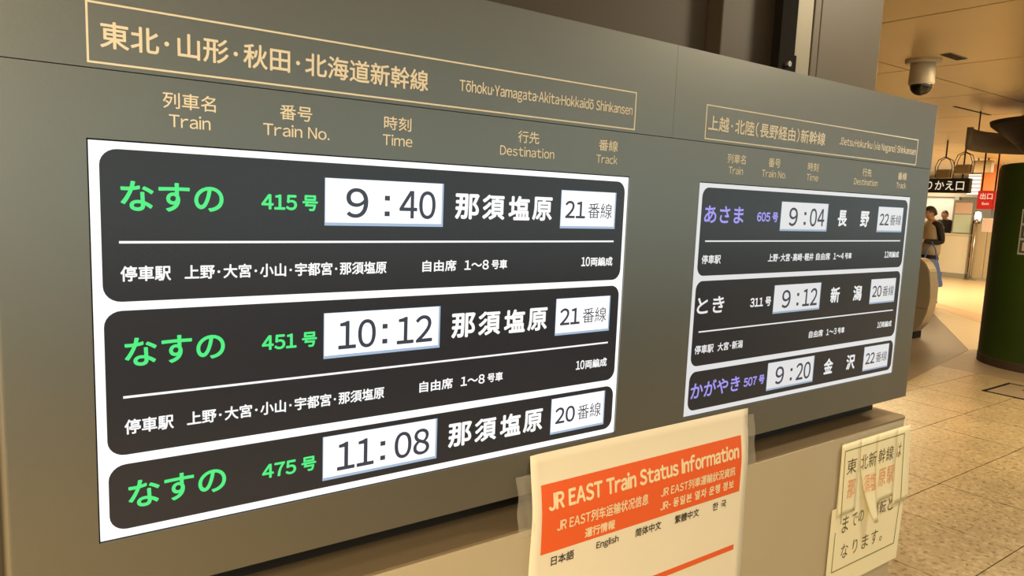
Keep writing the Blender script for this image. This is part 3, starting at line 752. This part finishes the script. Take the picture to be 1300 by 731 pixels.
# signs
def hang_sign(name, lb, x, y0, y1, z0, z1, m, words, drop):
    t = thing(name, lb, 'sign', (x, 0, 0))
    obj('face', box_me(0, .10, y0, y1, z0, z1, bev=.006), m, t)
    for y in (y0+.12*(y1-y0), y1-.12*(y1-y0)): obj('hanger', tube_me([(.05, y, z1), (.05, y, HC)], .012), M['dark'], t)
    for s, a, b, c, d, mm in words:     # y from .. to (reads towards -y), z
        c_ = bpy.data.curves.new('g', 'FONT'); c_.body = s; c_.size = 1; c_.resolution_u = 2; c_.offset = .008
        o = bpy.data.objects.new('g', c_); sc.collection.objects.link(o); bpy.context.view_layer.update()
        me = bpy.data.meshes.new_from_object(o.evaluated_get(bpy.context.evaluated_depsgraph_get()))
        xs = [v.co.x for v in me.vertices]; ys = [v.co.y for v in me.vertices]
        for v in me.vertices:
            v.co = (-.003, a+(v.co.x-min(xs))/(max(xs)-min(xs))*(b-a), c+(v.co.y-min(ys))/(max(ys)-min(ys))*(d-c))
        me.materials.clear(); me.materials.append(mm); obj('lettering', me, None, t); bpy.data.objects.remove(o)
    return t
hang_sign('transfer_sign', 'black hanging sign with white Japanese lettering, beyond the right edge of the board', 13, 4.19, 5.35, 1.955, 2.20, M['signb'],
          [('のりかえ口', 5.05, 4.27, 2.00, 2.155, M['signw'])], 1)
hang_sign('exit_sign', 'small red hanging exit sign with white lettering, left of the green column', 13, 3.79, 4.05, 1.70, 2.0, M['red'],
          [('出口', 4.01, 3.83, 1.86, 1.96, M['signw']), ('Exit', 3.97, 3.87, 1.77, 1.81, M['signw'])], 1)
# hanging wire spot lamps under the ceiling
def cage(x, y, z, sc_, lb):
    t = thing('hanging_spotlight', lb, 'spotlight', (x, y, z), 0, 'wire framed spotlights under the far ceiling')
    s = sc_
    obj('stem', tube_me([(0, 0, .32*s), (0, 0, HC-z)], .012), M['umber'], t)
    for dx in (-.07, .07):
        obj('bracket', tube_me([(dx*s, -.17*s, -.16*s), (dx*s, -.19*s, .10*s), (dx*s, -.13*s, .26*s), (dx*s, 0, .33*s), (dx*s, .13*s, .26*s), (dx*s, .19*s, .10*s), (dx*s, .17*s, -.16*s)], .010*s, 6), M['umber'], t)
    obj('lamp_head', box_me(-.085*s, .085*s, -.165*s, .165*s, -.17*s, .04*s, bev=.03*s), M['tan'], t, smooth=False)
    obj('cross_bar', box_me(-.08*s, .08*s, -.012*s, .012*s, .315*s, .335*s), M['umber'], t)
    return t
cage(12.2, 4.25, 2.27, .66, 'left of the two wire framed spotlights hanging above the black sign')
cage(12.8, 4.22, 2.38, .70, 'right of the two wire framed spotlights hanging above the black sign')
# blocks hanging further back
o = obj('hanging_box', box_me(16, 16.15, 5.06, 5.40, 2.46, 2.70, bev=.01), M['tan']); o['label'] = 'plain tan box sign hanging from the ceiling behind the spotlights'; o['category'] = 'sign'
for y in (5.14, 5.32):
    h_ = obj('hanger', tube_me([(16.07, y, 2.69), (16.07, y, HC)], .012), M['dark'], o)
sl = thing('slatted_light', 'bright slatted light panel hanging just right of the black sign', 'light panel', (18.5, 6.34, 2.10))
obj('panel', box_me(0, .05, -.24, .12, 0, .46), M['glow'], sl)
for y in (-.18, .06): obj('hanger', tube_me([(.02, y, .45), (.02, y, HC-2.10)], .01), M['dark'], sl)
for k in range(5): obj('slat', box_me(-.02, 0, -.25, .13, .05+k*.09, .07+k*.09), M['grey'], sl)
bn = thing('orange_banner', 'orange banner hanging above the red exit sign', 'banner', (17.5, 5.40, 2.14))
obj('cloth', box_me(0, .01, 0, .40, 0, .56), mat('orange banner cloth', (.72, .26, .10), .7), bn)
obj('rail', tube_me([(0, -.03, .57), (0, .43, .57)], .012), M['steel'], bn)
for y in (0, .4): obj('hanger', tube_me([(0, y, .57), (0, y, HC-2.14)], .006), M['steel'], bn)
